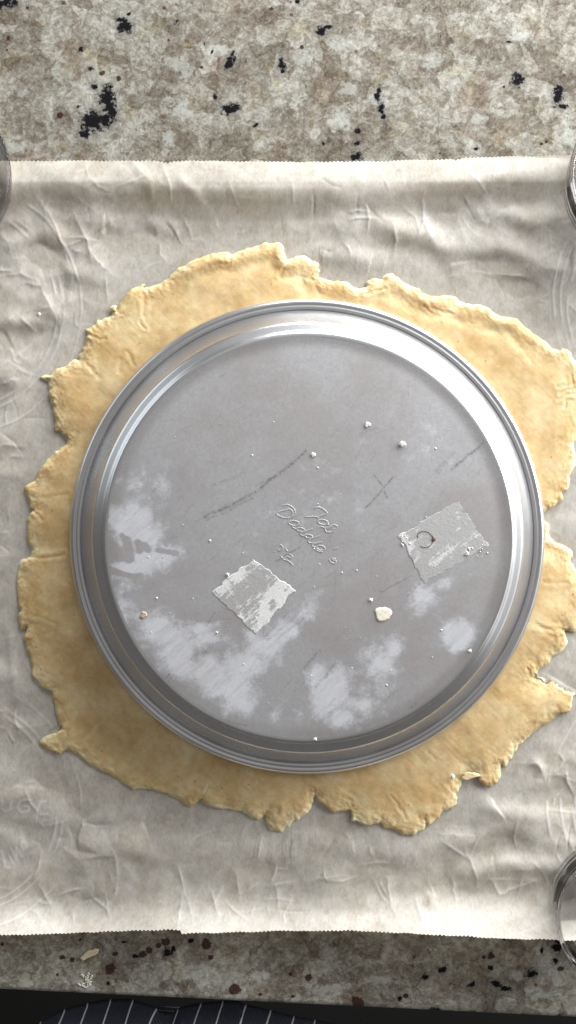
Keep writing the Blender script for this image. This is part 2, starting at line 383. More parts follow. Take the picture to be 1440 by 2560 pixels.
fl = mesh_np("kitchen_floor", [(-1.5, -1.6, -0.9), (1.5, -1.6, -0.9), (1.5, 0.8, -0.9), (-1.5, 0.8, -0.9)], [(0, 1, 2, 3)], simple_mat("shade_black_floor", (0.004, 0.0035, 0.003), 1.0, 0, 60, 0.3))  # near-black colour stands in for the deep shade in the gap below
tag(fl, kind='structure')

# ------------------------------------------------------------------ dough outline (traced), shared by paper and dough
OUT = [(522,634),(545,630),(570,630),(578,640),(600,625),(625,620),(660,609),(700,606),(710,622),(717,637),(720,650),(735,645),(750,642),(767,639),(777,652),(792,655),(799,675),(795,690),(815,700),(845,702),(870,705),(880,717),(905,722),(917,717),(915,705),(935,697),(952,700),(960,690),(977,681),(995,692),(1002,705),(1020,710),(1045,725),(1062,740),(1085,743),(1110,739),(1140,744),(1155,754),(1180,760),(1217,766),(1250,790),(1275,792),(1290,796),(1330,830),(1370,860),(1385,875),(1420,872),(1430,885),(1440,902),(1455,940),(1462,1000),(1450,1040),(1440,1090),(1434,1110),(1440,1140),(1438,1165),(1422,1190),(1425,1200),(1420,1225),(1405,1230),(1409,1250),(1395,1257),(1375,1272),(1362,1277),(1352,1290),(1362,1306),(1374,1310),(1371,1330),(1380,1350),(1410,1364),(1430,1375),(1431,1392),(1425,1400),(1440,1427),(1452,1480),(1455,1550),(1446,1578),(1432,1583),(1412,1576),(1420,1607),(1410,1625),(1378,1645),(1376,1660),(1348,1675),(1338,1697),(1352,1697),(1365,1712),(1375,1702),(1395,1714),(1415,1725),(1420,1732),(1438,1735),(1427,1755),(1426,1782),(1400,1785),(1360,1815),(1325,1840),(1300,1865),(1280,1890),(1263,1916),(1254,1908),(1250,1922),(1251,1947),(1240,1962),(1220,1965),(1205,1962),(1195,1947),(1190,1934),(1172,1937),(1160,1942),(1155,1960),(1142,1980),(1142,2010),(1132,2022),(1115,2027),(1095,2047),(1070,2068),(1066,2055),(1061,2071),(1030,2090),(1005,2088),(985,2075),(956,2070),(952,2057),(942,2060),(920,2065),(890,2052),(879,2055),(876,2027),(855,2030),(830,2032),(815,2017),(795,2005),(787,1990),(780,2015),(770,2035),(745,2050),(720,2069),(700,2080),(675,2077),(667,2055),(660,2040),(645,2052),(625,2045),(605,2025),(590,2029),(550,2025),(530,2020),(512,2012),(502,1998),(490,2012),(475,2019),(455,2007),(425,1990),(380,1975),(345,1971),(332,1978),(320,1967),(270,1937),(220,1910),(190,1885),(165,1875),(150,1886),(125,1877),(107,1867),(98,1855),(107,1842),(130,1835),(152,1824),(147,1812),(137,1760),(130,1730),(105,1720),(85,1695),(75,1650),(65,1620),(62,1587),(65,1567),(52,1580),(46,1560),(46,1535),(53,1527),(46,1515),(42,1460),(46,1410),(55,1397),(75,1392),(78,1375),(70,1360),(65,1330),(67,1295),(75,1281),(86,1275),(75,1270),(70,1250),(60,1225),(66,1214),(90,1200),(100,1170),(112,1155),(145,1125),(165,1110),(167,1097),(150,1080),(137,1075),(135,1040),(122,990),(122,950),(112,948),(100,943),(122,938),(150,922),(185,902),(200,900),(200,885),(215,855),(223,834),(214,823),(235,815),(245,796),(252,802),(280,787),(285,769),(292,775),(295,760),(310,740),(330,722),(364,707),(358,720),(385,715),(425,692),(435,680),(460,662),(500,645)]
OUT = np.array(OUT, float); OC = np.array([768.0, 1341.0])
def resample(P, step):
    Q = np.vstack([P, P[:1]]); d = np.hypot(*np.diff(Q, axis=0).T); s = np.concatenate([[0], np.cumsum(d)])
    n = int(s[-1] / step); t = np.arange(n) * s[-1] / n
    return np.stack([np.interp(t, s, Q[:, 0]), np.interp(t, s, Q[:, 1])], 1)
B = resample(OUT, 3.2)
# soften the traced corners a little, then add the small crumbly raggedness
for _ in range(2): B = 0.25 * np.roll(B, 1, 0) + 0.5 * B + 0.25 * np.roll(B, -1, 0)
nB = len(B)
tan = np.roll(B, -1, 0) - np.roll(B, 1, 0); tan /= np.linalg.norm(tan, axis=1)[:, None] + 1e-9
nor = np.stack([tan[:, 1], -tan[:, 0]], 1)
sB = np.arange(nB) * 3.2
rag = 3.2 * vn(sB / 22, sB * 0 + 3.3, 41) + 2.3 * vn(sB / 9, sB * 0 + 9.1, 42) + 1.2 * vn(sB / 4.5, sB * 0 + 1.7, 43)
rough_zone = 0.45 + 0.55 * sm(-0.1, 0.5, vn(sB / 160, sB * 0 + 5.0, 44))
B = B + nor * (rag * rough_zone)[:, None]
thB = np.arctan2(B[:, 1] - OC[1], B[:, 0] - OC[0]); rB = np.hypot(*(B - OC).T)
_bins = np.linspace(-math.pi, math.pi, 721); _rmax = np.zeros(720)
_idx = np.clip(np.digitize(thB, _bins) - 1, 0, 719)
np.maximum.at(_rmax, _idx, rB)
for i in range(720):
    if _rmax[i] == 0: _rmax[i] = _rmax[i - 1]
def rdough(th): return _rmax[np.clip(((th + math.pi) / (2 * math.pi) * 720).astype(int), 0, 719)]

# ------------------------------------------------------------------ parchment sheet
def seg_dist(X, Y, P):
    """distance to a polyline and position along it 0..1"""
    best = np.full(X.shape, 1e9); tt = np.zeros(X.shape); sgn = np.zeros(X.shape)
    n = len(P) - 1
    for i in range(n):
        (ax, ay), (bx, by) = P[i], P[i + 1]
        dx, dy = bx - ax, by - ay; L2 = dx * dx + dy * dy + 1e-9
        t = np.clip(((X - ax) * dx + (Y - ay) * dy) / L2, 0, 1)
        ddx = X - ax - t * dx; ddy = Y - ay - t * dy
        d = np.hypot(ddx, ddy); m = d < best
        best = np.where(m, d, best); tt = np.where(m, (i + t) / n, tt); sgn = np.where(m, np.sign(dx * ddy - dy * ddx), sgn)
    return best, tt, sgn

def facets(px, Y, sp, amp, seed):
    """crumpled sheet: random points joined into flat triangles with straight folds between them"""
    from mathutils.geometry import delaunay_2d_cdt
    r = np.random.default_rng(seed); gx_ = np.arange(-330, 1780, sp * 1.35); gy_ = np.arange(280, 2480, sp)
    P = np.array([(x + r.uniform(-.62, .62) * sp * 1.35, y + r.uniform(-.62, .62) * sp) for x in gx_ for y in gy_ if r.random() < .86])
    hz = r.normal(0, 1, len(P)) * amp * 0.5
    vo, eo, fo, ov, oe, of = delaunay_2d_cdt([Vector(p) for p in P], [], [], 0, 1e-4)
    hz = [hz[o[0]] for o in ov]
    out = np.zeros(Y.shape); m = Y.shape[0]; row = Y[:, Y.shape[1] // 2]
    for f in fo:
        (ax, ay), (bx, by), (cx, cy) = vo[f[0]], vo[f[1]], vo[f[2]]
        i0, i1 = np.searchsorted(px, [min(ax, bx, cx) - 3, max(ax, bx, cx) + 3]); j0, j1 = np.searchsorted(row, [min(ay, by, cy) - 26, max(ay, by, cy) + 26])
        if i1 <= i0 or j1 <= j0: continue
        X_ = np.broadcast_to(px[None, i0:i1], (j1 - j0, i1 - i0)); Y_ = Y[j0:j1, i0:i1]
        den = (by - cy) * (ax - cx) + (cx - bx) * (ay - cy)
        if abs(den) < 1e-6: continue
        l1 = ((by - cy) * (X_ - cx) + (cx - bx) * (Y_ - cy)) / den; l2 = ((cy - ay) * (X_ - cx) + (ax - cx) * (Y_ - cy)) / den; l3 = 1 - l1 - l2
        k = (l1 >= -1e-6) & (l2 >= -1e-6) & (l3 >= -1e-6)
        out[j0:j1, i0:i1][k] = (l1 * hz[f[0]] + l2 * hz[f[1]] + l3 * hz[f[2]])[k]
    return out

def paper():
    step = 2.5
    px = np.arange(-200, 1640 + step, step); n = len(px)
    top = np.interp(px, [-200, 0, 390, 405, 418, 435, 520, 720, 900, 1130, 1138, 1160, 1440, 1640], [401, 401, 400, 403, 406, 401, 400, 404, 402, 397, 400, 393, 386, 381])
    bot = np.interp(px, [-200, 0, 180, 330, 449, 456, 470, 720, 870, 1050, 1220, 1440, 1640], [2345, 2340, 2334, 2328, 2326, 2336, 2335, 2328, 2328, 2336, 2346, 2352, 2356])
    top += 1.2 * vn(px / 30, px * 0 + 2.2, 51); bot += 1.2 * vn(px / 30, px * 0 + 8.2, 52)
    m = 620; t = np.linspace(0, 1, m)[:, None]
    X = np.repeat(px[None, :], m, 0); Y = top[None, :] + (bot - top)[None, :] * t
    tooth = np.abs(((px / 10.0) % 1.0) - 0.5) * 2 * 3.8 * (0.8 + 0.35 * vn(px / 23, px * 0 + 4, 53))
    wt = np.clip(1 - (Y - top) / 9.0, 0, 1); wb = np.clip(1 - (bot - Y) / 9.0, 0, 1)
    Y = Y + tooth[None, :] * wt - tooth[None, :] * wb
    h = np.full(X.shape, 0.9)                               # millimetres
    # keep the sheet pressed flat under the dough
    th = np.arctan2(Y - OC[1], X - OC[0]); r = np.hypot(X - OC[0], Y - OC[1])
    free = sm(0.99, 1.16, r / rdough(th)) * 0.82 + 0.18 * sm(0.93, 1.02, r / rdough(th))
    # curls along both cut edges
    ut = np.clip((548 + 16 * vn(X / 260, X * 0 + 3, 60) - 50 * sm(1000, 1440, X) - Y) / 92, 0, 1.0); ct = 0.75 + 0.35 * vn(X / 300, X * 0 + 1.0, 61) + 0.25 * np.exp(-((X - 620) / 300) ** 2)
    curl_t = 7.0 * ct * ut * ut * (3 - 2 * ut) - 0.018 * np.clip(455 - Y, 0, 60) ** 1.25
    ub = np.clip((Y - (2215 + 22 * vn(X / 220, X * 0 + 7, 62))) / 125, 0, 1.2); cb = 0.85 + 0.25 * vn(X / 260, X * 0 + 4.0, 63) + 0.25 * sm(300, 1000, X)
    curl_b = 15.0 * cb * ub ** 2.6
    # broad buckles: (polyline, width px, height mm)
    broad = [([(-100, 520), (150, 545), (420, 560), (700, 575)], 34, 1.3), ([(640, 585), (900, 560), (1000, 585), (1150, 615), (1300, 645), (1500, 690)], 32, 2.3),
             ([(700, 640), (900, 650), (1050, 680)], 26, 1.2), ([(1100, 520), (1300, 545), (1500, 560)], 30, 1.6), ([(-100, 740), (60, 700), (200, 690), (330, 680)], 34, 1.4),
             ([(-60, 820), (100, 800), (200, 780)], 26, 1.2), ([(-50, 640), (110, 590), (240, 640)], 24, 1.3), ([(-80, 960), (60, 930), (120, 900)], 30, .9), ([(-100, 1210), (50, 1180)], 40, 1.0), ([(-60, 1440), (20, 1400)], 30, 1.0),
             ([(-100, 1690), (40, 1700), (90, 1760)], 34, 1.0), ([(10, 1500), (25, 1620), (40, 1750)], 15, 1.2), ([(1300, 1985), (1370, 1960), (1440, 1900)], 26, 1.3), ([(1180, 2010), (1300, 2035), (1500, 2035)], 26, 1.6),
             ([(960, 2120), (1100, 2110), (1250, 2075), (1500, 2060)], 28, 1.5), ([(1100, 2200), (1280, 2170), (1450, 2160)], 26, 1.5), ([(500, 2130), (800, 2110), (950, 2120)], 40, 1.0), ([(100, 2130), (300, 2120), (450, 2150)], 36, 1.0),
             ([(-60, 2000), (60, 1985), (110, 1975)], 26, 1.3), ([(-60, 2100), (70, 2090)], 30, .9), ([(1200, 700), (1440, 760)], 40, -.7), ([(1000, 2290), (1060, 2240), (1090, 2300)], 14, 1.1), ([(1330, 2210), (1360, 2260), (1330, 2300)], 20, 1.2),
             ([(1330, 1890), (1360, 1920), (1350, 1950)], 14, .9), ([(440, 430), (470, 480), (500, 530)], 18, .9), ([(820, 420), (850, 500)], 20, .5)]
    hb = np.zeros(X.shape); crease = np.zeros(X.shape)
    wob = 14 * vn(X / 70, Y / 70, 64); wob2 = 14 * vn(X / 70, Y / 70, 65)
    for P, wd, a in broad:
        d, tt, s = seg_dist(X + wob, Y + wob2, P)
        hb += 1.2 * a * np.exp(-(d / wd) ** 2) * np.sin(np.pi * np.clip(tt, 0.06, 0.94))
    hb += 0.9 * fbm(X / 140, Y / 85, 66, 2)
    wr = 0.9 * sm(-.15, .75, vn(X / 230 + 4, Y / 200, 76) + 0.6 * sm(450, 200, X) * sm(1250, 950, Y) + 0.25 * sm(900, 600, Y) - 0.25 * sm(1700, 1900, Y))
    hb += wr * facets(px, Y, 46, 0.85, 11) + (0.35 + 0.65 * wr) * facets(px, Y, 105, 1.0, 12) + 0.5 * wr * facets(px, Y, 26, 0.5, 13)
    # sharp creases seen in the photograph: (polyline, height mm, width px)
    sharp = [([(100, 500), (138, 560), (142, 572), (168, 640)], .9, 16), ([(185, 530), (222, 610), (230, 650)], .8, 16), ([(100, 710), (120, 755), (138, 785)], .9, 17), ([(60, 705), (105, 712)], .6, 14), ([(225, 625), (250, 660), (290, 690)], .8, 18),
             ([(185, 790), (190, 810), (205, 825)], .5, 8), ([(215, 405), (222, 440), (245, 465), (280, 480)], .6, 10), ([(410, 415), (420, 450)], .5, 8), ([(395, 580), (402, 640), (425, 660)], .6, 9), ([(430, 560), (448, 600), (470, 615)], .6, 9), ([(460, 545), (485, 600)], .6, 9),
             ([(540, 545), (545, 575)], .4, 6), ([(985, 560), (990, 600), (985, 640)], .6, 6), ([(1058, 505), (1062, 560), (1080, 590)], .7, 7), ([(1008, 420), (1012, 460)], .4, 6), ([(815, 430), (822, 445)], .4, 6), ([(1160, 490), (1172, 510)], .5, 6), ([(1395, 590), (1400, 640), (1380, 690)], .5, 6),
             ([(30, 880), (35, 900), (60, 910)], .5, 8), ([(0, 690), (50, 680), (90, 700)], .5, 8), ([(0, 960), (50, 945)], .4, 6), ([(10, 910), (60, 880), (110, 830)], .35, 5), ([(0, 1112), (60, 1115)], .4, 8), ([(0, 1330), (30, 1330)], .4, 8),
             ([(455, 2240), (450, 2290), (444, 2325)], .9, 9), ([(470, 2245), (480, 2300)], .6, 9), ([(530, 2230), (545, 2290)], .7, 7), ([(590, 2180), (600, 2250)], .4, 6), ([(640, 2250), (630, 2290)], .4, 6), ([(690, 2210), (700, 2290)], .4, 6), ([(180, 2280), (185, 2310)], .5, 6), ([(265, 2240), (275, 2300)], .4, 6), ([(100, 2210), (130, 2270)], .5, 9),
             ([(970, 2200), (975, 2240), (985, 2280)], .6, 8), ([(1040, 2250), (1065, 2310)], .9, 9), ([(1040, 2250), (1000, 2265)], .5, 8), ([(1300, 2335), (1370, 2300), (1440, 2265)], .6, 8), ([(1230, 2200), (1250, 2235), (1340, 2200)], .7, 10), ([(1130, 2200), (1140, 2250)], .6, 8), ([(1160, 2120), (1190, 2180), (1195, 2220)], .5, 7), ([(1060, 2080), (1180, 2090)], .35, 6),
             ([(1310, 1905), (1345, 1910), (1365, 1945)], .7, 8), ([(1395, 1885), (1410, 1900), (1390, 1930)], .5, 6), ([(470, 2110), (490, 2090), (560, 2070)], .35, 7), ([(430, 2045), (460, 2043)], .25, 5), ([(760, 2200), (860, 2190)], .3, 8), ([(285, 2130), (295, 2200)], .4, 8), ([(940, 2010), (955, 2100)], .3, 8), ([(1440, 2130), (1395, 2060)], .4, 7)]
    for P, a, wd in sharp:
        x0 = min(p[0] for p in P) - 60; x1 = max(p[0] for p in P) + 60; y0 = min(p[1] for p in P) - 60; y1 = max(p[1] for p in P) + 60
        msk = (X > x0) & (X < x1) & (Y > y0) & (Y < y1)
        if not msk.any(): continue
        d, tt, s = seg_dist(X[msk] + 2.5 * vn(X[msk] / 14, Y[msk] / 14, 67), Y[msk] + 2.5 * vn(X[msk] / 14, Y[msk] / 14, 68), P)
        win = np.sin(np.pi * np.clip(tt, 0.12, 0.88)) ** 0.7
        hb[msk] += 1.15 * a * np.exp(-d / wd) * win * np.where(s > 0, 1.0, 0.8)
        crease[msk] = np.maximum(crease[msk], 0.55 * np.exp(-(d / 2.6) ** 2) * win)
    # many small random crumples
    for i in range(620):
        cx = rng.uniform(-120, 1560); cy = rng.uniform(420, 2320); dd = math.hypot(cx - OC[0], cy - OC[1])
        if dd < rdough(np.array([math.atan2(cy - OC[1], cx - OC[0])]))[0] - 10: continue
        an = rng.choice([rng.normal(1.45, 0.4), rng.normal(0.05, 0.35), rng.uniform(0, 3.14)]); L = rng.uniform(14, 55); a = rng.choice([-1, 1, 1]) * rng.uniform(0.15, 0.65); wd = rng.uniform(1.8, 6)
        P = [(cx - L * math.cos(an), cy - L * math.sin(an)), (cx + rng.normal(0, 6), cy + rng.normal(0, 6)), (cx + L * math.cos(an), cy + L * math.sin(an))]
        i0, i1 = np.searchsorted(px, [cx - L - 45, cx + L + 45]); j0 = int(max(0, (cy - L - 45 - 400) / 1935 * m)); j1 = int(min(m, (cy + L + 45 - 395) / 1935 * m))
        sl = (slice(j0, j1), slice(i0, i1))
        if X[sl].size == 0: continue
        d, tt, s = seg_dist(X[sl], Y[sl], P); win = np.sin(np.pi * np.clip(tt, 0.02, 0.98))
        hb[sl] += a * np.exp(-d / wd) * win * np.where(s > 0, 1.0, 0.55)
        if a > 0.2: crease[sl] = np.maximum(crease[sl], 0.45 * np.exp(-(d / 2.2) ** 2) * win)
    # rings and letters pressed in by jar lids that stood on the sheet
    for cx, cy, R in [(-114, 772, 318), (-114, 772, 272), (-114, 772, 256), (-114, 2018, 316), (-114, 2018, 272), (-114, 2018, 256), (1700, 752, 318), (1700, 752, 300), (1690, 770, 272), (1690, 2010, 324), (1690, 2000, 290), (1700, 2010, 270)]:
        d = np.abs(np.hypot(X - cx, Y - cy) - R + 2.0 * vn(X / 60, Y / 60, 73)); br = sm(-0.55, 0.2, vn(X / 45, Y / 45, 74))
        hb += 0.22 * np.exp(-(d / 3.0) ** 2) * br; crease = np.maximum(crease, 1.0 * np.exp(-(d / 2.0) ** 2) * br)
    glyph = [[(4, 2002), (2, 2022), (12, 2030), (24, 2026), (28, 2004)], [(68, 2000), (48, 2004), (42, 2020), (52, 2032), (72, 2028), (72, 2016), (60, 2016)], [(78, 2000), (58, 2000)],
             [(100, 2008), (92, 2030), (90, 2055)], [(100, 2004), (112, 2004)], [(100, 2036), (118, 2036)], [(112, 2050), (100, 2058), (108, 2064)],
             [(8, 2150), (12, 2168), (24, 2170)], [(22, 2140), (32, 2160)], [(26, 2120), (40, 2150), (40, 2118), (54, 2142)], [(68, 2112), (56, 2104), (50, 2114), (58, 2124), (68, 2118), (62, 2112)], [(2, 2130), (8, 2142)]]
    for P in glyph:
        i1 = np.searchsorted(px, 150); sl = (slice(480, m), slice(0, i1))
        d, tt, s = seg_dist(X[sl], Y[sl], P); hb[sl] += 0.12 * np.exp(-(d / 3) ** 2); crease[sl] = np.maximum(crease[sl], 0.95 * np.exp(-(d / 2.4) ** 2))
    h = h + free * (hb * (1 - 0.45 * np.clip(ut, 0, 1)) * (1 - 0.45 * np.clip(ub, 0, 1))) + curl_t + curl_b
    for _ in range(0):
        h[1:-1, 1:-1] = 0.5 * h[1:-1, 1:-1] + 0.125 * (h[2:, 1:-1] + h[:-2, 1:-1] + h[1:-1, 2:] + h[1:-1, :-2])
    h = np.maximum(h, 0.35)
    z = h / 1000.0; s = K * (H - z) / H
    Vv = np.stack([(X - 720) * s, (1280 - Y) * s, z], -1).reshape(-1, 3)
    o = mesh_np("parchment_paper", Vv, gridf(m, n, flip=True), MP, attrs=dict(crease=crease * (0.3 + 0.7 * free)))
    tag(o, "crumpled cream parchment paper sheet with serrated edges under the dough", "baking paper")
    return o
paper()

# ------------------------------------------------------------------ rolled dough
def dough():
    nr = 110; u = np.linspace(0, 1, nr)
    u = 1 - (1 - u) ** 1.35                                  # rings closer together near the edge
    Bc = B[:, 0] + 1j * B[:, 1]; Fq = np.fft.fft(Bc); kf = np.fft.fftfreq(nB)
    def soft(sig): return np.fft.ifft(Fq * np.exp(-2 * (math.pi * kf * sig) ** 2))
    a0 = np.unwrap(np.angle(soft(45) - complex(*OC)))
    inn = complex(*OC) + 470 * np.exp(1j * a0)
    P = np.stack([inn + (soft(42 * (1 - q) ** 0.8) - inn) * q for q in u])
    P = np.stack([P.real, P.imag], -1)                       # (nr, nB, 2): the outline relaxes inwards
    X = P[..., 0]; Y = P[..., 1]
    # distance to the outline
    D = np.full(X.shape, 1e9); flat = np.stack([X.ravel(), Y.ravel()], 1); Dm = np.empty(len(flat))
    Bs = B.astype(np.float32); f32 = flat.astype(np.float32); b2 = (Bs ** 2).sum(1)
    for i in range(0, len(f32), 20000):
        q = f32[i:i + 20000]; Dm[i:i + 20000] = np.sqrt(np.maximum(((q ** 2).sum(1)[:, None] + b2[None] - 2 * q @ Bs.T).min(1), 0))
    D = Dm.reshape(X.shape); D[-1] = 0; D = np.maximum(D, 0)
    T = 3.7 + 0.45 * fbm(X / 130, Y / 130, 80, 3)
    wedge = 9 + 5 * vn(X / 50, Y / 50, 81)
    e = np.clip(D / wedge, 0, 1)
    T = T * (1 - 0.36 * np.exp(-D / 40))
    hh = 0.7 + (T - 0.7) * np.sqrt(np.clip(1 - (1 - e) ** 2.0, 0, 1))
    # thicker rolled lip along the far side
    up = sm(1000, 780, Y) * sm(330, 480, X)
    lip = up * (0.8 + 0.8 * vn(X / 60, Y / 60, 82))
    hh += lip * 0.8 * np.exp(-((D - 15) / 12) ** 2) - up * 0.5 * np.exp(-((D - 44) / 14) ** 2)
    lo = sm(1500, 1900, Y)
    hh += (1 - up) * 0.45 * vn(X / 30, Y / 30, 83) * np.exp(-((D - 12) / 14) ** 2)
    crumbly = np.exp(-D / 16) * (0.35 + 0.65 * sm(-.2, .5, vn(X / 45, Y / 45, 95)))
    # rough crumbs near the rim, faint swells, tiny pits
    hh += np.exp(-D / 20) * (0.28 * vn(X / 9, Y / 9, 84) + 0.24 * vn(X / 5, Y / 5, 85)) * sm(0, 5, D)
    hh += 0.09 * fbm(X / 34, Y / 34, 86, 2) * sm(0, 20, D)
    stretch = vn(X / 40 + 0.6 * Y / 40, (Y - X) / 9, 87); hh += 0.025 * stretch * sm(5, 40, D)
    cracks = [([(1392, 967), (1412, 964), (1445, 958)], .9, 3), ([(1400, 985), (1420, 972), (1440, 970)], .8, 3), ([(1395, 1000), (1420, 985), (1450, 985)], .8, 3), ([(1412, 1020), (1415, 1000), (1450, 998)], .7, 3), ([(1428, 940), (1432, 960)], .7, 3),
              ([(1070, 745), (1080, 770), (1110, 780), (1130, 785)], .6, 3), ([(1060, 765), (1075, 780)], .5, 3), ([(350, 805), (362, 822)], .7, 3), ([(358, 735), (360, 790)], .5, 4), ([(320, 880), (335, 915)], .5, 4), ([(220, 915), (250, 945)], .4, 5), ([(300, 900), (298, 930)], .4, 4),
              ([(75, 1392), (110, 1395), (160, 1388)], .8, 4), ([(50, 1536), (90, 1540), (140, 1560)], .35, 4), ([(70, 1240), (120, 1245), (165, 1235)], .3, 4), ([(85, 1275), (105, 1300)], .5, 4), ([(502, 1998), (515, 1980), (522, 1965)], .8, 3), ([(787, 1990), (783, 1970)], .7, 3),
              ([(152, 1824), (168, 1824), (166, 1835)], .9, 4), ([(978, 1990), (1000, 2020), (1018, 2050)], .45, 3), ([(855, 1990), (880, 2005)], .4, 4), ([(1066, 2055), (1062, 2040)], .7, 3), ([(1085, 1895), (1070, 1880)], .3, 4), ([(1338, 1697), (1325, 1690), (1320, 1670)], .7, 4), ([(1412, 1576), (1380, 1575), (1350, 1568)], .6, 4), ([(1374, 1310), (1380, 1345), (1365, 1348)], .5, 4),
              ([(1360, 1457), (1420, 1457)], .35, 4), ([(1340, 1560), (1390, 1600), (1360, 1640)], .35, 6), ([(1270, 830), (1310, 880), (1330, 905)], .45, 6), ([(1120, 790), (1180, 820), (1240, 830)], .3, 6), ([(780, 690), (790, 720), (800, 735)], .6, 6), ([(570, 640), (576, 655), (560, 660)], .7, 3), ([(915, 735), (935, 728), (962, 722)], .7, 3), ([(960, 690), (960, 705), (935, 722)], .6, 3), ([(718, 640), (716, 660), (700, 690)], .8, 4), ([(690, 700), (740, 690), (790, 700)], .5, 5),
              ([(1140, 1985), (1120, 1960)], .4, 4), ([(1195, 1947), (1180, 1945), (1165, 1952)], .6, 3), ([(200, 900), (215, 905), (232, 925)], .4, 4), ([(222, 835), (250, 850), (262, 845)], .7, 3), ([(660, 2040), (675, 2020), (695, 2022), (692, 2036)], .9, 5), ([(620, 2030), (650, 2010)], .3, 4), ([(1440, 1150), (1428, 1130), (1432, 1110)], .6, 4)]
    for Pc, a, wd in cracks:
        d, tt, s = seg_dist(X + 2.2 * vn(X / 8, Y / 8, 88), Y + 2.2 * vn(X / 8, Y / 8, 89), Pc)
        hh += -a * 0.24 * np.exp(-(d / (0.8 * wd)) ** 2) + 0.20 * a * np.exp(-((d - 2.4 * wd) / (1.4 * wd)) ** 2)
    # the pan's weight presses the sheet flat where it stands
    r = np.hypot(X - OC[0], Y - OC[1]); fl = sm(610, 580, r); hh = hh * (1 - fl) + np.minimum(hh, 3.9) * fl
    hh = np.maximum(hh, 0.75); hh[-1] = 0.9
    z = hh / 1000.0; s = K * (H - z) / H
    topv = np.stack([(X - 720) * s, (1280 - Y) * s, z], -1)
    # undercut side, bottom, hidden middle
    b1 = topv[-1].copy(); b1[:, 2] = 0.0004
    c = np.array(at(OC[0], OC[1], 0.0004)); b2_ = c + (b1 - c) * 0.985
    V = np.concatenate([topv.reshape(-1, 3), b1, b2_, [at(*OC, 0.0038)], [at(*OC, 0.0004)]])
    f = list(gridf(nr + 2, nB, wrap=True, flip=True))
    F4 = np.array(f, int)
    i0 = len(V) - 2; j = np.arange(nB); j1 = (j + 1) % nB
    tri_t = np.stack([np.full(nB, i0), j, j1, j1], 1); tri_b = np.stack([np.full(nB, i0 + 1), (nr + 1) * nB + j1, (nr + 1) * nB + j, (nr + 1) * nB + j], 1)
    me_v = V; 
    ca_ = np.concatenate([crumbly.ravel(), np.ones(nB), np.ones(nB), [0, 0]])
    o = mesh_np("rolled_dough", me_v, F4, MD, attrs=dict(crumbly=ca_))
    bm = bmesh.new(); bm.from_mesh(o.data); bm.verts.ensure_lookup_table()
    for a_, b_, c_ in [(t[0], t[2], t[1]) for t in tri_t] + [(t[0], t[2], t[1]) for t in tri_b]:
        try: fc = bm.faces.new((bm.verts[a_], bm.verts[b_], bm.verts[c_])); fc.smooth = True
        except ValueError: pass
    bm.normal_update(); bm.to_mesh(o.data); bm.free()
    tag(o, "thin rolled sheet of yellow pastry dough with ragged edge beneath the upturned pan", "dough")
    return o
dough()

# ------------------------------------------------------------------ cake pan, upside down on the dough
PC = at(768, 1341, 0.008)                                   # rim centre
ZB = 0.0290                                                  # height of the upturned base
pan = tag(empty("cake_pan", (PC[0], PC[1], 0.0040)), "round aluminium cake pan turned upside down on the rolled dough", "cake pan")
def rr(pxr, z): return pxr * K * (H - z) / H
def lathe(name, prof, mat, parent, seg=360, closed=False):
    """prof: list of (radius m, z m) in scene space; built round the pan's axis"""
    P = np.array(prof); a = np.linspace(0, 2 * math.pi, seg, endpoint=False)
    V = np.stack([P[:, :1] * np.cos(a), P[:, :1] * np.sin(a), np.repeat(P[:, 1:2], seg, 1) - parent.location[2]], -1)
    f = gridf(len(P), seg, wrap=True)
    if closed:
        j = np.arange(seg); j1 = (j + 1) % seg; n = len(P)
        f = np.vstack([f, np.stack([(n - 1) * seg + j, (n - 1) * seg + j1, j1, j], 1)])
    return mesh_np(name, V.reshape(-1, 3), f, mat, parent)
def smoothline(pts, n, closed=False):
    """Catmull-Rom through the points"""
    P = [np.array(p, float) for p in pts]; m = len(P); out = []
    segs = m if closed else m - 1
    for i in range(segs):
        p0, p1, p2, p3 = (P[(i + k) % m] if closed else P[min(max(i + k, 0), m - 1)] for k in (-1, 0, 1, 2))
        for t in np.arange(n) / n:
            out.append(0.5 * (2 * p1 + (p2 - p0) * t + (2 * p0 - 5 * p1 + 4 * p2 - p3) * t * t + (3 * p1 - p0 - 3 * p2 + p3) * t ** 3))
    if not closed: out.append(P[-1])
    return [tuple(p) for p in out]
rim = smoothline([(rr(594.5, .0062), .0062), (rr(593, .0076), .0076), (rr(589, .0086), .0086), (rr(584, .00885), .00885), (rr(579, .0085), .0085), (rr(574.5, .0087), .0087), (rr(570, .0086), .0086), (rr(567, .0080), .0080), (rr(566, .0070), .0070),
                  (rr(567, .0052), .0052), (rr(574, .0041), .0041), (rr(584, .0041), .0041), (rr(591, .0048), .0048)], 5, True)
lathe("rim", rim, MA, pan, 420, True)
# wall: out of the rolled bead, up a leaning side and round the shoulder on to the base
tilt = [(0, 0), (.7, 1.5), (1.4, 6), (2.1, 15), (2.8, 27), (3.4, 33), (3.9, 32), (4.7, 23), (5.7, 18.5), (8.2, 18.5), (9.1, 25), (9.8, 38), (10.5, 50), (10.9, 60)]
RB = rr(502, ZB)
wallp = [(RB, ZB)]; zz_ = ZB
for i in range(1, 110):
    m0 = i * 0.083; ti = np.interp(i * 0.1 - .05, *zip(*tilt)); zz_ -= 0.000083 * math.tan(math.radians(ti)); wallp.append((RB + m0 / 1000, zz_))
r1, r2 = wallp[-1][0], rr(562.5, .0085)
for q in (.15, .4, .7, 1): wallp.append((r1 + (r2 - r1) * q, zz_ + (.0088 - zz_) * (q + 0.06 * math.sin(math.pi * q))))
wallp += [(rr(564.2, .0081), .0081), (rr(566.2, .0079), .0079), (rr(567.5, .0070), .0070)]
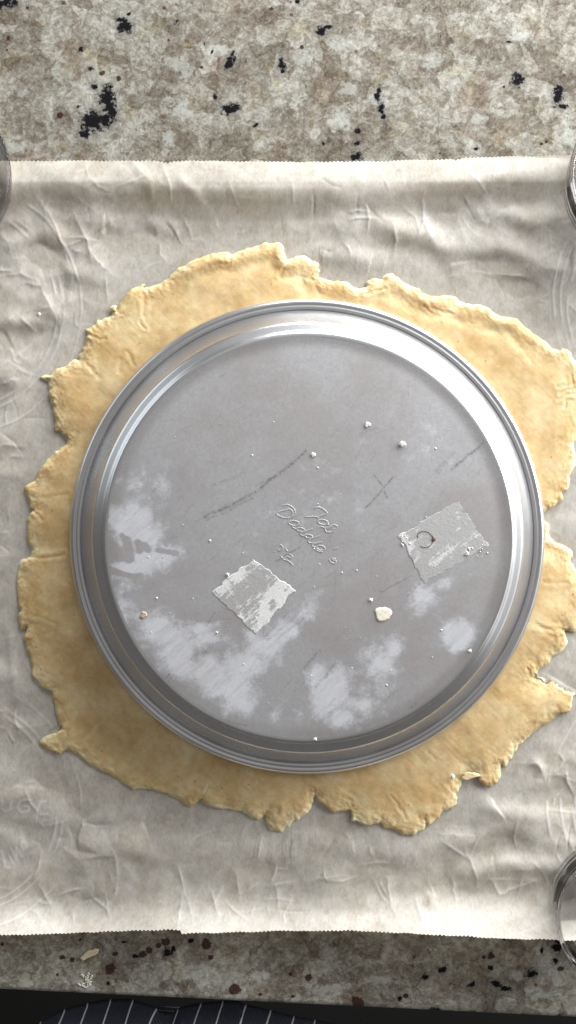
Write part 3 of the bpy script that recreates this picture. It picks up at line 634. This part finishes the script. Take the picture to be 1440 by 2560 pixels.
lathe("wall", wallp[::-1], MA, pan, 420)
BX, BY = PC[0], PC[1]
def base_part():
    nr, ns = 230, 1200
    r = np.linspace(0.0004, RB, nr)[:, None]; a = np.linspace(0, 2 * math.pi, ns, endpoint=False)[None]
    lx = r * np.cos(a); ly = r * np.sin(a)
    sc_ = H / (K * (H - ZB)); X = (lx + BX) * sc_ + 720; Y = 1280 - (ly + BY) * sc_
    rad = r / RB * np.ones_like(lx)
    z = np.full(lx.shape, ZB) - 0.00012 * sm(0.0, 1.0, 1 - rad) + 0.00010 * vn(X / 170, Y / 170, 90)
    stain = np.full(lx.shape, -1.0)
    for q in [(330, 1300, 62, 46, -30), (345, 1335, 62, 48, 0), (300, 1300, 40, 36, 0), (372, 1395, 72, 34, -8), (330, 1420, 72, 30, -5), (335, 1195, 48, 34, -20, .45), (400, 1200, 34, 60, -10, .4), (320, 1470, 36, 20, 0, .6), (310, 1515, 26, 22, 0, .6), (300, 1540, 40, 22, 0, .6),
              (395, 1575, 60, 44, 20), (440, 1625, 52, 54, 30), (455, 1660, 60, 34, 40), (530, 1690, 70, 44, 35), (595, 1735, 50, 50, 0), (610, 1665, 60, 40, -20), (650, 1620, 55, 55, -45, .8), (700, 1590, 60, 30, -40, .8), (760, 1530, 50, 26, -45, .6), (520, 1600, 60, 26, -20, .7), (500, 1570, 60, 20, 0, .6),
              (830, 1730, 46, 66, 20), (850, 1790, 46, 36, 0, .8), (800, 1690, 30, 44, 0, .7), (950, 1650, 44, 52, 20, .75), (985, 1625, 28, 40, 20, .7), (1145, 1585, 42, 34, -10), (1150, 1610, 26, 18, -30), (1060, 1500, 44, 40, -10, .6), (1100, 1465, 60, 20, -20, .45), (900, 1760, 60, 40, 0, .6), (960, 1720, 36, 40, 0, .5), (700, 1790, 60, 30, 0, .4), (780, 1240, 160, 90, -30, .15), (1090, 1120, 80, 50, 0, .25)]:
        px, py, rx, ry, rot = q[:5]; st = q[5] if len(q) > 5 else 1.0; ro = math.radians(rot)
        dx = X - px; dy = Y - py; aa = (dx * math.cos(ro) + dy * math.sin(ro)) / rx; bb = (-dx * math.sin(ro) + dy * math.cos(ro)) / ry
        stain = np.maximum(stain, st * (1.15 - 0.8 * np.sqrt(aa * aa + bb * bb)) - (1 - st) * 0.1)
    stain = np.minimum(stain, 0.95)
    # bare finger and brush wipes through the left stain
    for P, wd in [([(318, 1350), (325, 1398)], 10), ([(345, 1355), (350, 1375)], 8), ([(282, 1370), (300, 1390)], 12), ([(305, 1338), (318, 1360)], 5), ([(360, 1362), (370, 1375)], 7), ([(395, 1376), (440, 1383)], 5), ([(275, 1425), (330, 1440), (350, 1440)], 7)]:
        d, tt, s = seg_dist(X, Y, P); stain -= 1.5 * np.exp(-(d / wd) ** 2)
    scr = np.zeros(lx.shape)
    for P, wd, st in [([(510, 1292), (540, 1280), (600, 1252), (650, 1222), (700, 1180), (730, 1160), (765, 1128)], 4.0, .8), ([(515, 1300), (570, 1278), (630, 1245)], 2.5, .5), ([(530, 1215), (570, 1200), (610, 1182)], 3, .35), ([(640, 1215), (690, 1190), (745, 1150)], 3, .35),
                      ([(1210, 1105), (1180, 1132), (1150, 1155), (1130, 1175)], 3.4, .8), ([(1135, 1130), (1110, 1155), (1085, 1185)], 3, .4), ([(1120, 1150), (1090, 1190)], 3, .35), ([(912, 1270), (945, 1238), (985, 1192)], 2.6, .75), ([(936, 1188), (955, 1215), (968, 1245)], 2.6, .8), ([(950, 1480), (985, 1462), (1030, 1438)], 2.2, .55), ([(1020, 1490), (1050, 1458)], 2.4, .6),
                      ([(760, 1670), (800, 1625)], 3, .5), ([(787, 1718), (815, 1690), (840, 1655)], 3, .55), ([(816, 1770), (836, 1745)], 2.4, .5), ([(686, 1407), (720, 1385), (752, 1368)], 2.0, .75), ([(515, 1566), (535, 1530)], 2.0, .6), ([(408, 1700), (425, 1685)], 2.2, .55), ([(420, 1703), (437, 1690)], 2.2, .55), ([(510, 1780), (560, 1803), (615, 1813)], 2.6, .6), ([(495, 1760), (530, 1790)], 2, .5),
                      ([(660, 1590), (720, 1535)], 2, .45), ([(670, 1600), (740, 1540)], 2, .45), ([(690, 1600), (760, 1545)], 2, .35), ([(505, 1640), (512, 1632)], 4, .5), ([(480, 1640), (470, 1658), (486, 1662)], 3, .3), ([(445, 1575), (470, 1560)], 2, .4), ([(390, 1585), (420, 1562)], 2, .4), ([(838, 1430), (836, 1500)], 3, .2), ([(870, 1440), (960, 1370)], 6, .15),
                      ([(478, 1085), (492, 1100)], 1.6, -.6), ([(1052, 925), (1054, 940)], 1.6, .4), ([(635, 852), (640, 850)], 2, .6), ([(1020, 1775), (1040, 1760)], 2.4, .5)]:
        d, tt, s = seg_dist(X + 2.2 * vn(X / 16, Y / 16, 91), Y + 2.2 * vn(X / 16, Y / 16, 92), P)
        scr = np.maximum(scr, st * np.exp(-(d / wd) ** 2)) if st > 0 else scr
    rs = np.random.default_rng(5)
    for i in range(170):
        cx = rs.uniform(330, 1210); cy = rs.uniform(900, 1830); an = rs.normal(-0.75, 0.35); L = rs.uniform(8, 34)
        if math.hypot(cx - 768, cy - 1345) > 470: continue
        P = [(cx - L * math.cos(an), cy - L * math.sin(an)), (cx + L * math.cos(an), cy + L * math.sin(an))]
        msk = (np.abs(X - cx) < 45) & (np.abs(Y - cy) < 45)
        d, tt, s = seg_dist(X[msk], Y[msk], P); scr[msk] = np.maximum(scr[msk], rs.uniform(0.1, 0.3) * np.exp(-(d / 1.7) ** 2))
    V = np.stack([lx, ly, z - pan.location[2]], -1).reshape(-1, 3)
    f = np.vstack([gridf(nr, ns, wrap=True)[:, ::-1]])
    return mesh_np("base", V, f[:, ::-1], MAB, pan, attrs=dict(stain=stain, scratch=scr, rimward=sm(.93, 1.0, rad)))
base_part()

def on_base(px, py, dz=0.0):
    x, y, z = at(px, py, ZB); return (x - PC[0], y - PC[1], ZB + dz - pan.location[2])

# pressed lettering: rounded beads standing a little proud of the base
def bead(name, strokes, rad, mat, parent, conv, lift=0.0):
    verts = []; faces = []; ns = 7
    for st in strokes:
        P = [np.array(p) for p in (smoothline(st, 5) if len(st) > 2 else st)]
        P = [np.array(conv(*p)) for p in P]; base = len(verts); n = len(P)
        for i, p in enumerate(P):
            t = P[min(i + 1, n - 1)] - P[max(i - 1, 0)]; t = t / (np.linalg.norm(t) + 1e-12); s = np.array([-t[1], t[0], 0])
            rs_ = rad * (0.55 if i in (0, n - 1) else 1.0)
            for k in range(ns):
                a = math.pi * k / (ns - 1); verts.append(p + s * rs_ * math.cos(a) + np.array([0, 0, lift + (rs_ * 0.17 if parent else rs_) * math.sin(a) - 0.00005]))
        for i in range(n - 1):
            for k in range(ns - 1):
                q = base + i * ns + k; faces.append((q, q + 1, q + ns + 1, q + ns))
    return mesh_np(name, verts, faces, mat, parent)
def ell(cx, cy, rx, ry, rot, a0=0, a1=360, n=14):
    r = math.radians(rot); out = []
    for a in np.radians(np.linspace(a0, a1, n)):
        x, y = rx * math.cos(a), ry * math.sin(a); out.append((cx + x * math.cos(r) - y * math.sin(r), cy + x * math.sin(r) + y * math.cos(r)))
    return out
LZ = [[(1025, 328), (1060, 316), (1092, 325), (1122, 346), (1142, 368), (1118, 384), (1088, 394), (1062, 404)], [(948, 406), (1000, 402), (1045, 403), (1068, 416)], ell(1106, 452, 46, 21, 8), [(1150, 452), (1138, 470), (1165, 474)], [(1086, 490), (1125, 502), (1165, 492), (1205, 476), (1240, 490)],
      [(1195, 486), (1160, 505), (1125, 515), (1140, 538), (1180, 543), (1210, 522)], [(1195, 512), (1226, 512)],
      [(738, 302), (790, 296), (832, 318), (857, 358), (850, 390), (818, 408), (775, 414), (728, 404), (688, 378), (712, 356), (762, 346), (802, 334)], [(795, 330), (825, 346), (836, 374), (824, 402)],
      ell(846, 462, 48, 21, 6), [(893, 464), (868, 482), (830, 492), (850, 508), (880, 512)], ell(906, 520, 38, 16, 12), [(1015, 510), (965, 530), (920, 548), (900, 562), (925, 575), (950, 576)], ell(976, 580, 36, 16, 12), [(1078, 575), (1025, 593), (985, 610), (972, 626), (1000, 640), (1040, 637), (1100, 630)],
      [(1100, 630), (1050, 645), (1010, 655), (1020, 672), (1048, 676)], ell(1088, 684, 38, 21, 10), [(1050, 690), (1050, 705), (1075, 716), (1106, 722)], [(1206, 696), (1222, 690), (1238, 680)], [(1162, 780), (1172, 806), (1195, 820), (1218, 822), (1222, 800), (1196, 795), (1192, 778), (1225, 782)]]
SM_ = [[(715, 650), (740, 668), (742, 692), (722, 708), (704, 700)], [(660, 714), (680, 722)], [(770, 688), (778, 706), (790, 712)], [(722, 755), (758, 788), (800, 806), (838, 842)], [(778, 764), (808, 766), (802, 778)], [(802, 738), (830, 758), (818, 776), (795, 770)], [(760, 770), (790, 792)], [(800, 796), (832, 826)], [(880, 826), (898, 832)], [(910, 862), (926, 858)]]
zc = lambda x, y: on_base(500 + x / 3.6, 1180 + y / 3.6)
o = bead("embossed_lettering", LZ, 0.00036, MAB, pan, zc)
o = bead("embossed_lettering", SM_, 0.00030, MAB, pan, zc); o['label'] = "small stamped size code"

# torn sticker remnants on the base
def residue(corners, seed, bright, cover, lab):
    n, m = 120, 120; s, t = np.meshgrid(np.linspace(0, 1, n), np.linspace(0, 1, m), indexing='ij'); c = np.array(corners, float)
    P = (c[0] * ((1 - s) * (1 - t))[..., None] + c[1] * (s * (1 - t))[..., None] + c[2] * (s * t)[..., None] + c[3] * ((1 - s) * t)[..., None])
    X = P[..., 0]; Y = P[..., 1]; e = np.minimum(np.minimum(s, 1 - s), np.minimum(t, 1 - t))
    k = np.exp(-e * 14); k = np.exp(-e * 9); X0, Y0 = X, Y; X = X0 + 4.5 * k * fbm(X0 / 24, Y0 / 24, seed, 3); Y = Y0 + 4.5 * k * fbm(X0 / 24, Y0 / 24, seed + 20, 3)
    cov = cover(s, t) + 0.35 * fbm(X / 22, Y / 22, seed + 4, 3)
    z = ZB + 0.00006 + 0.00004 * np.clip(cov, 0, 1) + 0.000015 * vn(X / 5, Y / 5, seed + 5)
    z = np.where(e < 1e-6, ZB - 0.00003, z)
    sc_ = K * (H - ZB) / H
    V = np.stack([(X - 720) * sc_ - PC[0], (1280 - Y) * sc_ - PC[1], z - pan.location[2]], -1).reshape(-1, 3)
    o = mesh_np("sticker_residue", V, gridf(n, m), residue_mat(bright), pan, attrs=dict(cover=cov)); o['label'] = lab
residue([(527, 1476), (636, 1398), (740, 1476), (640, 1588)], 100, 0.55, lambda s, t: 0.12 + 0.75 * np.exp(-(t / 0.20) ** 2) * sm(.85, .6, s) + 0.8 * sm(.55, .78, t) * (0.6 + 0.4 * s) + 0.25 * np.exp(-((s - 1) / .12) ** 2), "white papery torn sticker residue")
residue([(996, 1340), (1148, 1250), (1224, 1364), (1060, 1458)], 120, 0.17, lambda s, t: 0.05 + 0.8 * np.exp(-(s / 0.18) ** 2) * np.exp(-((t - 0.1) / 0.35) ** 2) + 0.6 * np.exp(-((t - 0.97) / 0.06) ** 2) * sm(0.6, .9, s) + 0.3 * np.exp(-((t - .75) / .2) ** 2 - ((s - .35) / .25) ** 2), "grey translucent sticker residue")

# ------------------------------------------------------------------ crumbs and specks
MW = simple_mat("flour_white", (0.62, 0.60, 0.54), 0.8); MB_ = simple_mat("brown_crumb", (0.15, 0.075, 0.045), 0.6)
MT = simple_mat("tan_crumb", (0.45, 0.35, 0.24), 0.7)
def lump(name, px, py, z, rx, ry, hz, rot, mat, label, cat, seed, flat=False, notch=None, group=None):
    """an uneven crumb lying on height z; rx, ry in photograph pixels, hz in mm"""
    bm = bmesh.new(); bmesh.ops.create_icosphere(bm, subdivisions=3, radius=1.0); ra = random.Random(seed)
    ks = [(Vector((ra.gauss(0, 1), ra.gauss(0, 1), ra.gauss(0, 1))).normalized(), ra.uniform(-.28, .28)) for _ in range(14)]
    s = K * (H - z) / H; ro = math.radians(rot)
    for v in bm.verts:
        d = v.co.normalized(); k = 1 + sum(a * max(0, d.dot(n)) ** 6 for n, a in ks)
        q = d * k
        if notch: 
            nn = Vector((math.cos(notch), math.sin(notch), 0)); c = max(0, d.dot(nn)) ** 40; q *= 1 - 0.5 * c
        aa = math.atan2(q.y, q.x); wl = 0.45 if (flat and rx > 15 and ry > 15) else 1.0; wv_ = 1 + wl * 0.13 * math.sin(3 * aa + seed) + wl * 0.10 * math.sin(5 * aa + 2 * seed) + wl * 0.07 * math.sin(9 * aa + seed * 3)
        x, y, zz = q.x * rx * s * wv_, q.y * ry * s * wv_, q.z
        if flat: zz = max(-1, min(1, zz * 1.8)) * (0.75 + 0.25 * math.sin(7 * q.x + 3) * math.cos(6 * q.y))
        v.co = (x * math.cos(ro) - y * math.sin(ro), x * math.sin(ro) + y * math.cos(ro), (zz * 0.5 + 0.47) * hz * 0.7 / 1000)
    for f in bm.faces: f.smooth = True
    me = bpy.data.meshes.new(name); bm.to_mesh(me); bm.free(); me.materials.append(mat)
    o = link(bpy.data.objects.new(name, me)); o.location = at(px, py, z)
    return tag(o, label, cat, group)
G = "loose crumbs on the upturned pan"
lump("dough_flake", 958, 1535, ZB, 20, 18, 0.8, 10, simple_mat("dry_flake", (0.74, 0.69, 0.56), 0.7), "flat cream dough flake with a nicked edge on the pan base", "dough flake", 1, True, -0.3)
lump("crumb", 1005, 1110, ZB, 8, 7.5, 2.2, 0, MW, "rounded pale crumb on the pan above the X-shaped scratch", "crumb", 2, group=G)
lump("crumb", 919, 1062, ZB, 7.5, 6, 1.0, 20, MW, "thin white crumb nearest the top of the pan base", "crumb", 3, True, group=G)
lump("crumb", 783, 1137, ZB, 6, 5.5, .9, 40, MW, "thin white crumb beside the upper end of the long scratch", "crumb", 4, True, group=G)
lump("crumb", 927, 1500, ZB, 5, 4.5, 1.2, 0, MW, "small white crumb just above the flat cream dough flake", "crumb", 5, group=G)
lump("crumb", 569, 1437, ZB, 4.5, 4.5, 1.2, 0, MW, "small white crumb on the upper left edge of the white sticker residue", "crumb", 6, group=G)
lump("crumb", 360, 1537, ZB, 7, 9, .8, -20, MT, "tan crumb on the pale stain at the pan's left", "crumb", 7, True, group=G)
lump("crumb", 1084, 1347, ZB, 4.5, 5.5, 1.0, -30, MB_, "reddish brown crumb touching the curled hair", "crumb", 8, group=G)
lump("crumb", 1167, 1385, ZB, 5, 4.5, 1.2, 0, MW, "white crumb on the lower right edge of the grey sticker residue", "crumb", 9, group=G)
lump("crumb", 1175, 1787 - 160, ZB, 4, 4, 1, 0, MW, "white crumb below the pale stain near the pan's right rim", "crumb", 10, group=G)
lump("crumb", 788, 1848, ZB, 4, 4, 1, 0, MW, "white crumb at the bottom edge of the pan base", "crumb", 11, group=G)
lump("crumb", 100, 787, 0.0014, 5, 4.5, 1.6, 0, MW, "white crumb alone on the parchment at upper left", "crumb", 12)
lump("crumb", 285, 772, 0.0012, 8, 7, 3.0, 30, MCR, "pale crumb clinging to the dough's upper left edge", "crumb", 13)
lump("crumb", 1131, 1941, 0.0036, 5, 7, 1.8, 0, MW, "white crumb resting on the dough at lower right", "crumb", 14)
lump("dough_flake", 1173, 1939, 0.0026, 21, 8, 1.0, 14, simple_mat("torn_dough", (0.70, 0.55, 0.32), 0.6), "pale curled dough flake on the ragged lower right dough edge", "dough flake", 15, True)
lump("dough_scrap", 220, 2386, 0.0001, 25, 9, 1.6, 32, simple_mat("dried_dough", (0.62, 0.54, 0.38), 0.7), "cream dough scrap on the granite below the parchment", "dough scrap", 16, True)
# hair
bead_o = bead("curled_hair", [[(1046, 1345), (1044, 1338), (1049, 1331), (1058, 1328), (1070, 1330), (1079, 1338), (1083, 1348), (1079, 1360), (1070, 1367), (1059, 1368), (1051, 1364)]], 0.00016, simple_mat("dark_hair", (0.06, 0.055, 0.05), 0.4), None, lambda x, y: at(x, y, ZB), 0.00022)
tag(bead_o, "dark curled hair lying on the grey sticker residue", "hair")
# smeared flour paste on the granite
def cluster(name, pts, mat):
    """many tiny bits joined: pts (px,py,z,r px,h mm)"""
    bm = bmesh.new(); ra = random.Random(77)
    for px, py, z, r, hm in pts:
        g = bmesh.ops.create_icosphere(bm, subdivisions=1, radius=1.0); c = at(px, py, z); s = K * (H - z) / H; an = ra.uniform(0, 6.28); el = ra.uniform(.6, 1.3)
        for v in g['verts']:
            x, y, zz = v.co * ra.uniform(.8, 1.15); x *= r * s * el; y *= r * s
            v.co = (c[0] + x * math.cos(an) - y * math.sin(an), c[1] + x * math.sin(an) + y * math.cos(an), c[2] + (zz * .5 + .42) * hm / 1000)
    for f in bm.faces: f.smooth = True
    me = bpy.data.meshes.new(name); bm.to_mesh(me); bm.free(); me.materials.append(mat)
    return link(bpy.data.objects.new(name, me))
ra = random.Random(3); pts = []
for P in [[(222, 2432), (216, 2448), (226, 2460)], [(204, 2438), (216, 2448)], [(230, 2440), (222, 2452), (205, 2462)], [(196, 2460), (212, 2466)], [(228, 2455), (216, 2468)]]:
    for p in smoothline(P, 8): pts.append((p[0] + ra.gauss(0, 1.2), p[1] + ra.gauss(0, 1.2), 0, ra.uniform(2.0, 4.0), .5))
tag(cluster("flour_smear", pts, simple_mat("flour_paste", (0.50, 0.48, 0.42), 0.8)), "smeared patch of flour paste near the counter's front edge", "flour smear")
pts = [(630, 1138, ZB, 3, .4), (525, 1352, ZB, 3, .6), (392, 1495, ZB, 2.6, .6), (542, 1581, ZB, 2.6, .6), (1245 - 1, 0, 0, 0, 0)][:4]
for i in range(70):
    a = ra.uniform(0, 6.28); r = 470 * math.sqrt(ra.random()); x, y = 768 + r * math.cos(a), 1345 + r * math.sin(a)
    if y < 1000 and ra.random() < .8: continue
    pts.append((x, y, ZB, min(2.4, ra.expovariate(1 / 0.7) + .6), .3))
for i in range(20):
    pts.append((1160 + ra.random() * 62, 1395 - ra.random() * 34 , ZB, ra.uniform(1, 3), .5)) if ra.random() < .6 else pts.append((1008 + ra.gauss(0, 10), 1345 + ra.gauss(0, 10), ZB, ra.uniform(1, 3), .5))
tag(cluster("flour_specks", pts, MW), "tiny white flour specks scattered over the upturned pan base", "flour specks", kind='stuff')

# ------------------------------------------------------------------ glass bowls holding the sheet down
def bowl(px_edge, py, side, R, h, mat, label, base_r, thick=0.0024):
    zr = h; s = K * (H - zr) / H
    cx = (px_edge - 720) * s + side * R; cy = (1280 - py) * s
    t = empty("glass_bowl", (cx, cy, 0.0022)); tag(t, label, "glass bowl", "glass bowls at the sides of the parchment")
    z0 = 0.0
    outer = [(0.0006, z0), (base_r * .8, z0), (base_r, z0 + .0012), (base_r + (R - base_r) * .30, h * .22), (base_r + (R - base_r) * .68, h * .55), (R - .0012, h * .86), (R, h * .93), (R - .0002, h * .985), (R - thick * .5, h)]
    inner = [(R - thick * .95, h * .985), (R - thick, h * .93), (R - thick - .0006, h * .8), (base_r + (R - base_r) * .62 - thick, h * .52), (base_r + (R - base_r) * .2 - thick, h * .25), (base_r - thick * 1.6, .0062), (base_r * .6, .0046), (.0006, .0044)]
    prof = smoothline(outer + inner, 5)
    seg = 160; P = np.array(prof); a = np.linspace(0, 2 * math.pi, seg, endpoint=False)
    V = np.stack([P[:, :1] * np.cos(a), P[:, :1] * np.sin(a), np.repeat(P[:, 1:2], seg, 1)], -1)
    mesh_np("bowl", V.reshape(-1, 3), gridf(len(P), seg, wrap=True), mat, t)
    return t
MGL = glass_mat("clear_glass"); MGS = None
def smoky():
    M = Mat("smoky_glass"); n = M.noise(M.obj(), 40, 2, 0.5)
    t = M.n('ShaderNodeBsdfTransparent'); M.put(t.inputs[0], M.mix(n, (0.74, 0.74, 0.75), (0.78, 0.78, 0.78)))
    g = M.n('ShaderNodeBsdfGlossy'); g.inputs['Roughness'].default_value = 0.05; g.inputs[0].default_value = (.9, .9, .9, 1)
    f = M.n('ShaderNodeFresnel'); f.inputs[0].default_value = 1.35; M.l(M.bump(n, 0.05, 0.001), f.inputs[1])
    m = M.n('ShaderNodeMixShader'); M.l(M.math('MULTIPLY', f.outputs[0], 0.8), m.inputs[0]); M.l(t.outputs[0], m.inputs[1]); M.l(g.outputs[0], m.inputs[2]); M.l(m.outputs[0], M.out.inputs[0])
    return M.m
MGS = smoky()
bowl(1421, 440, 1, 0.040, 0.026, MGL, "clear glass bowl at the right edge above the dough", 0.034)
bowl(1387, 2292, 1, 0.0365, 0.026, MGL, "clear glass bowl over the parchment's lower right edge", 0.0305)
bowl(28, 432, -1, 0.041, 0.022, MGS, "smoky grey glass bowl at the parchment's upper left edge", 0.034)

# ------------------------------------------------------------------ pinstriped apron of whoever stands at the counter
def apron():
    xs = np.linspace(-0.22, 0.12, 320); n = len(xs)
    # how far the cloth swells towards the counter (photo row of its front contour)
    cpx = [-300, 0, 60, 110, 150, 205, 260, 330, 380, 405, 430, 455, 500, 560, 598, 604, 625, 680, 740, 830, 900, 1300]
    cpy = [2640, 2610, 2580, 2556, 2532, 2514, 2505, 2503, 2516, 2536, 2538, 2522, 2513, 2509, 2507, 2514, 2518, 2531, 2546, 2566, 2590, 2660]
    zf = -0.022; s0 = K * (H - zf) / H
    pxs = xs / s0 + 720; yc = (1280 - np.interp(pxs, cpx, cpy)) * s0
    # v: 0 low .. 1 high; the cloth leans back below and above its foremost line
    vs = np.concatenate([np.linspace(0, .45, 20, endpoint=False), np.linspace(.45, .62, 50, endpoint=False), np.linspace(.62, 1, 24)])
    rows = []; acr = []
    for v in vs:
        if v < .5: z = zf - (0.5 - v) * 0.7; back = 0
        else: q = v - .5; back = q * 0.11 + q * q * .25; z = zf + 0.30 * q ** 1.35
        blend = math.exp(-abs(v - .5) * 3.5)
        y = yc * blend + (1 - blend) * (-0.305 - 0.012 * np.cos(xs * 60)) - back
        if v < .5: y = yc * (H - z) / (H - zf) * 1.015
        rows.append(np.stack([xs, y, np.full(n, z) + 0.002 * vn(xs / .02, xs * 0 + v * 9, 130)], -1))
        acr.append(xs + (v - .5) * 0.07 + 0.0012 * vn(xs / .03, xs * 0 + v * 6, 131))
    V = np.array(rows); o = mesh_np("pinstripe_apron", V.reshape(-1, 3), gridf(len(vs), n, flip=False), apron_mat(), attrs=dict(across=np.array(acr)))
    so = o.modifiers.new("thickness", 'SOLIDIFY'); so.thickness = 0.0012; so.offset = -1
    tag(o, "navy apron with thin white pinstripes below the counter's front edge", "apron")
apron()
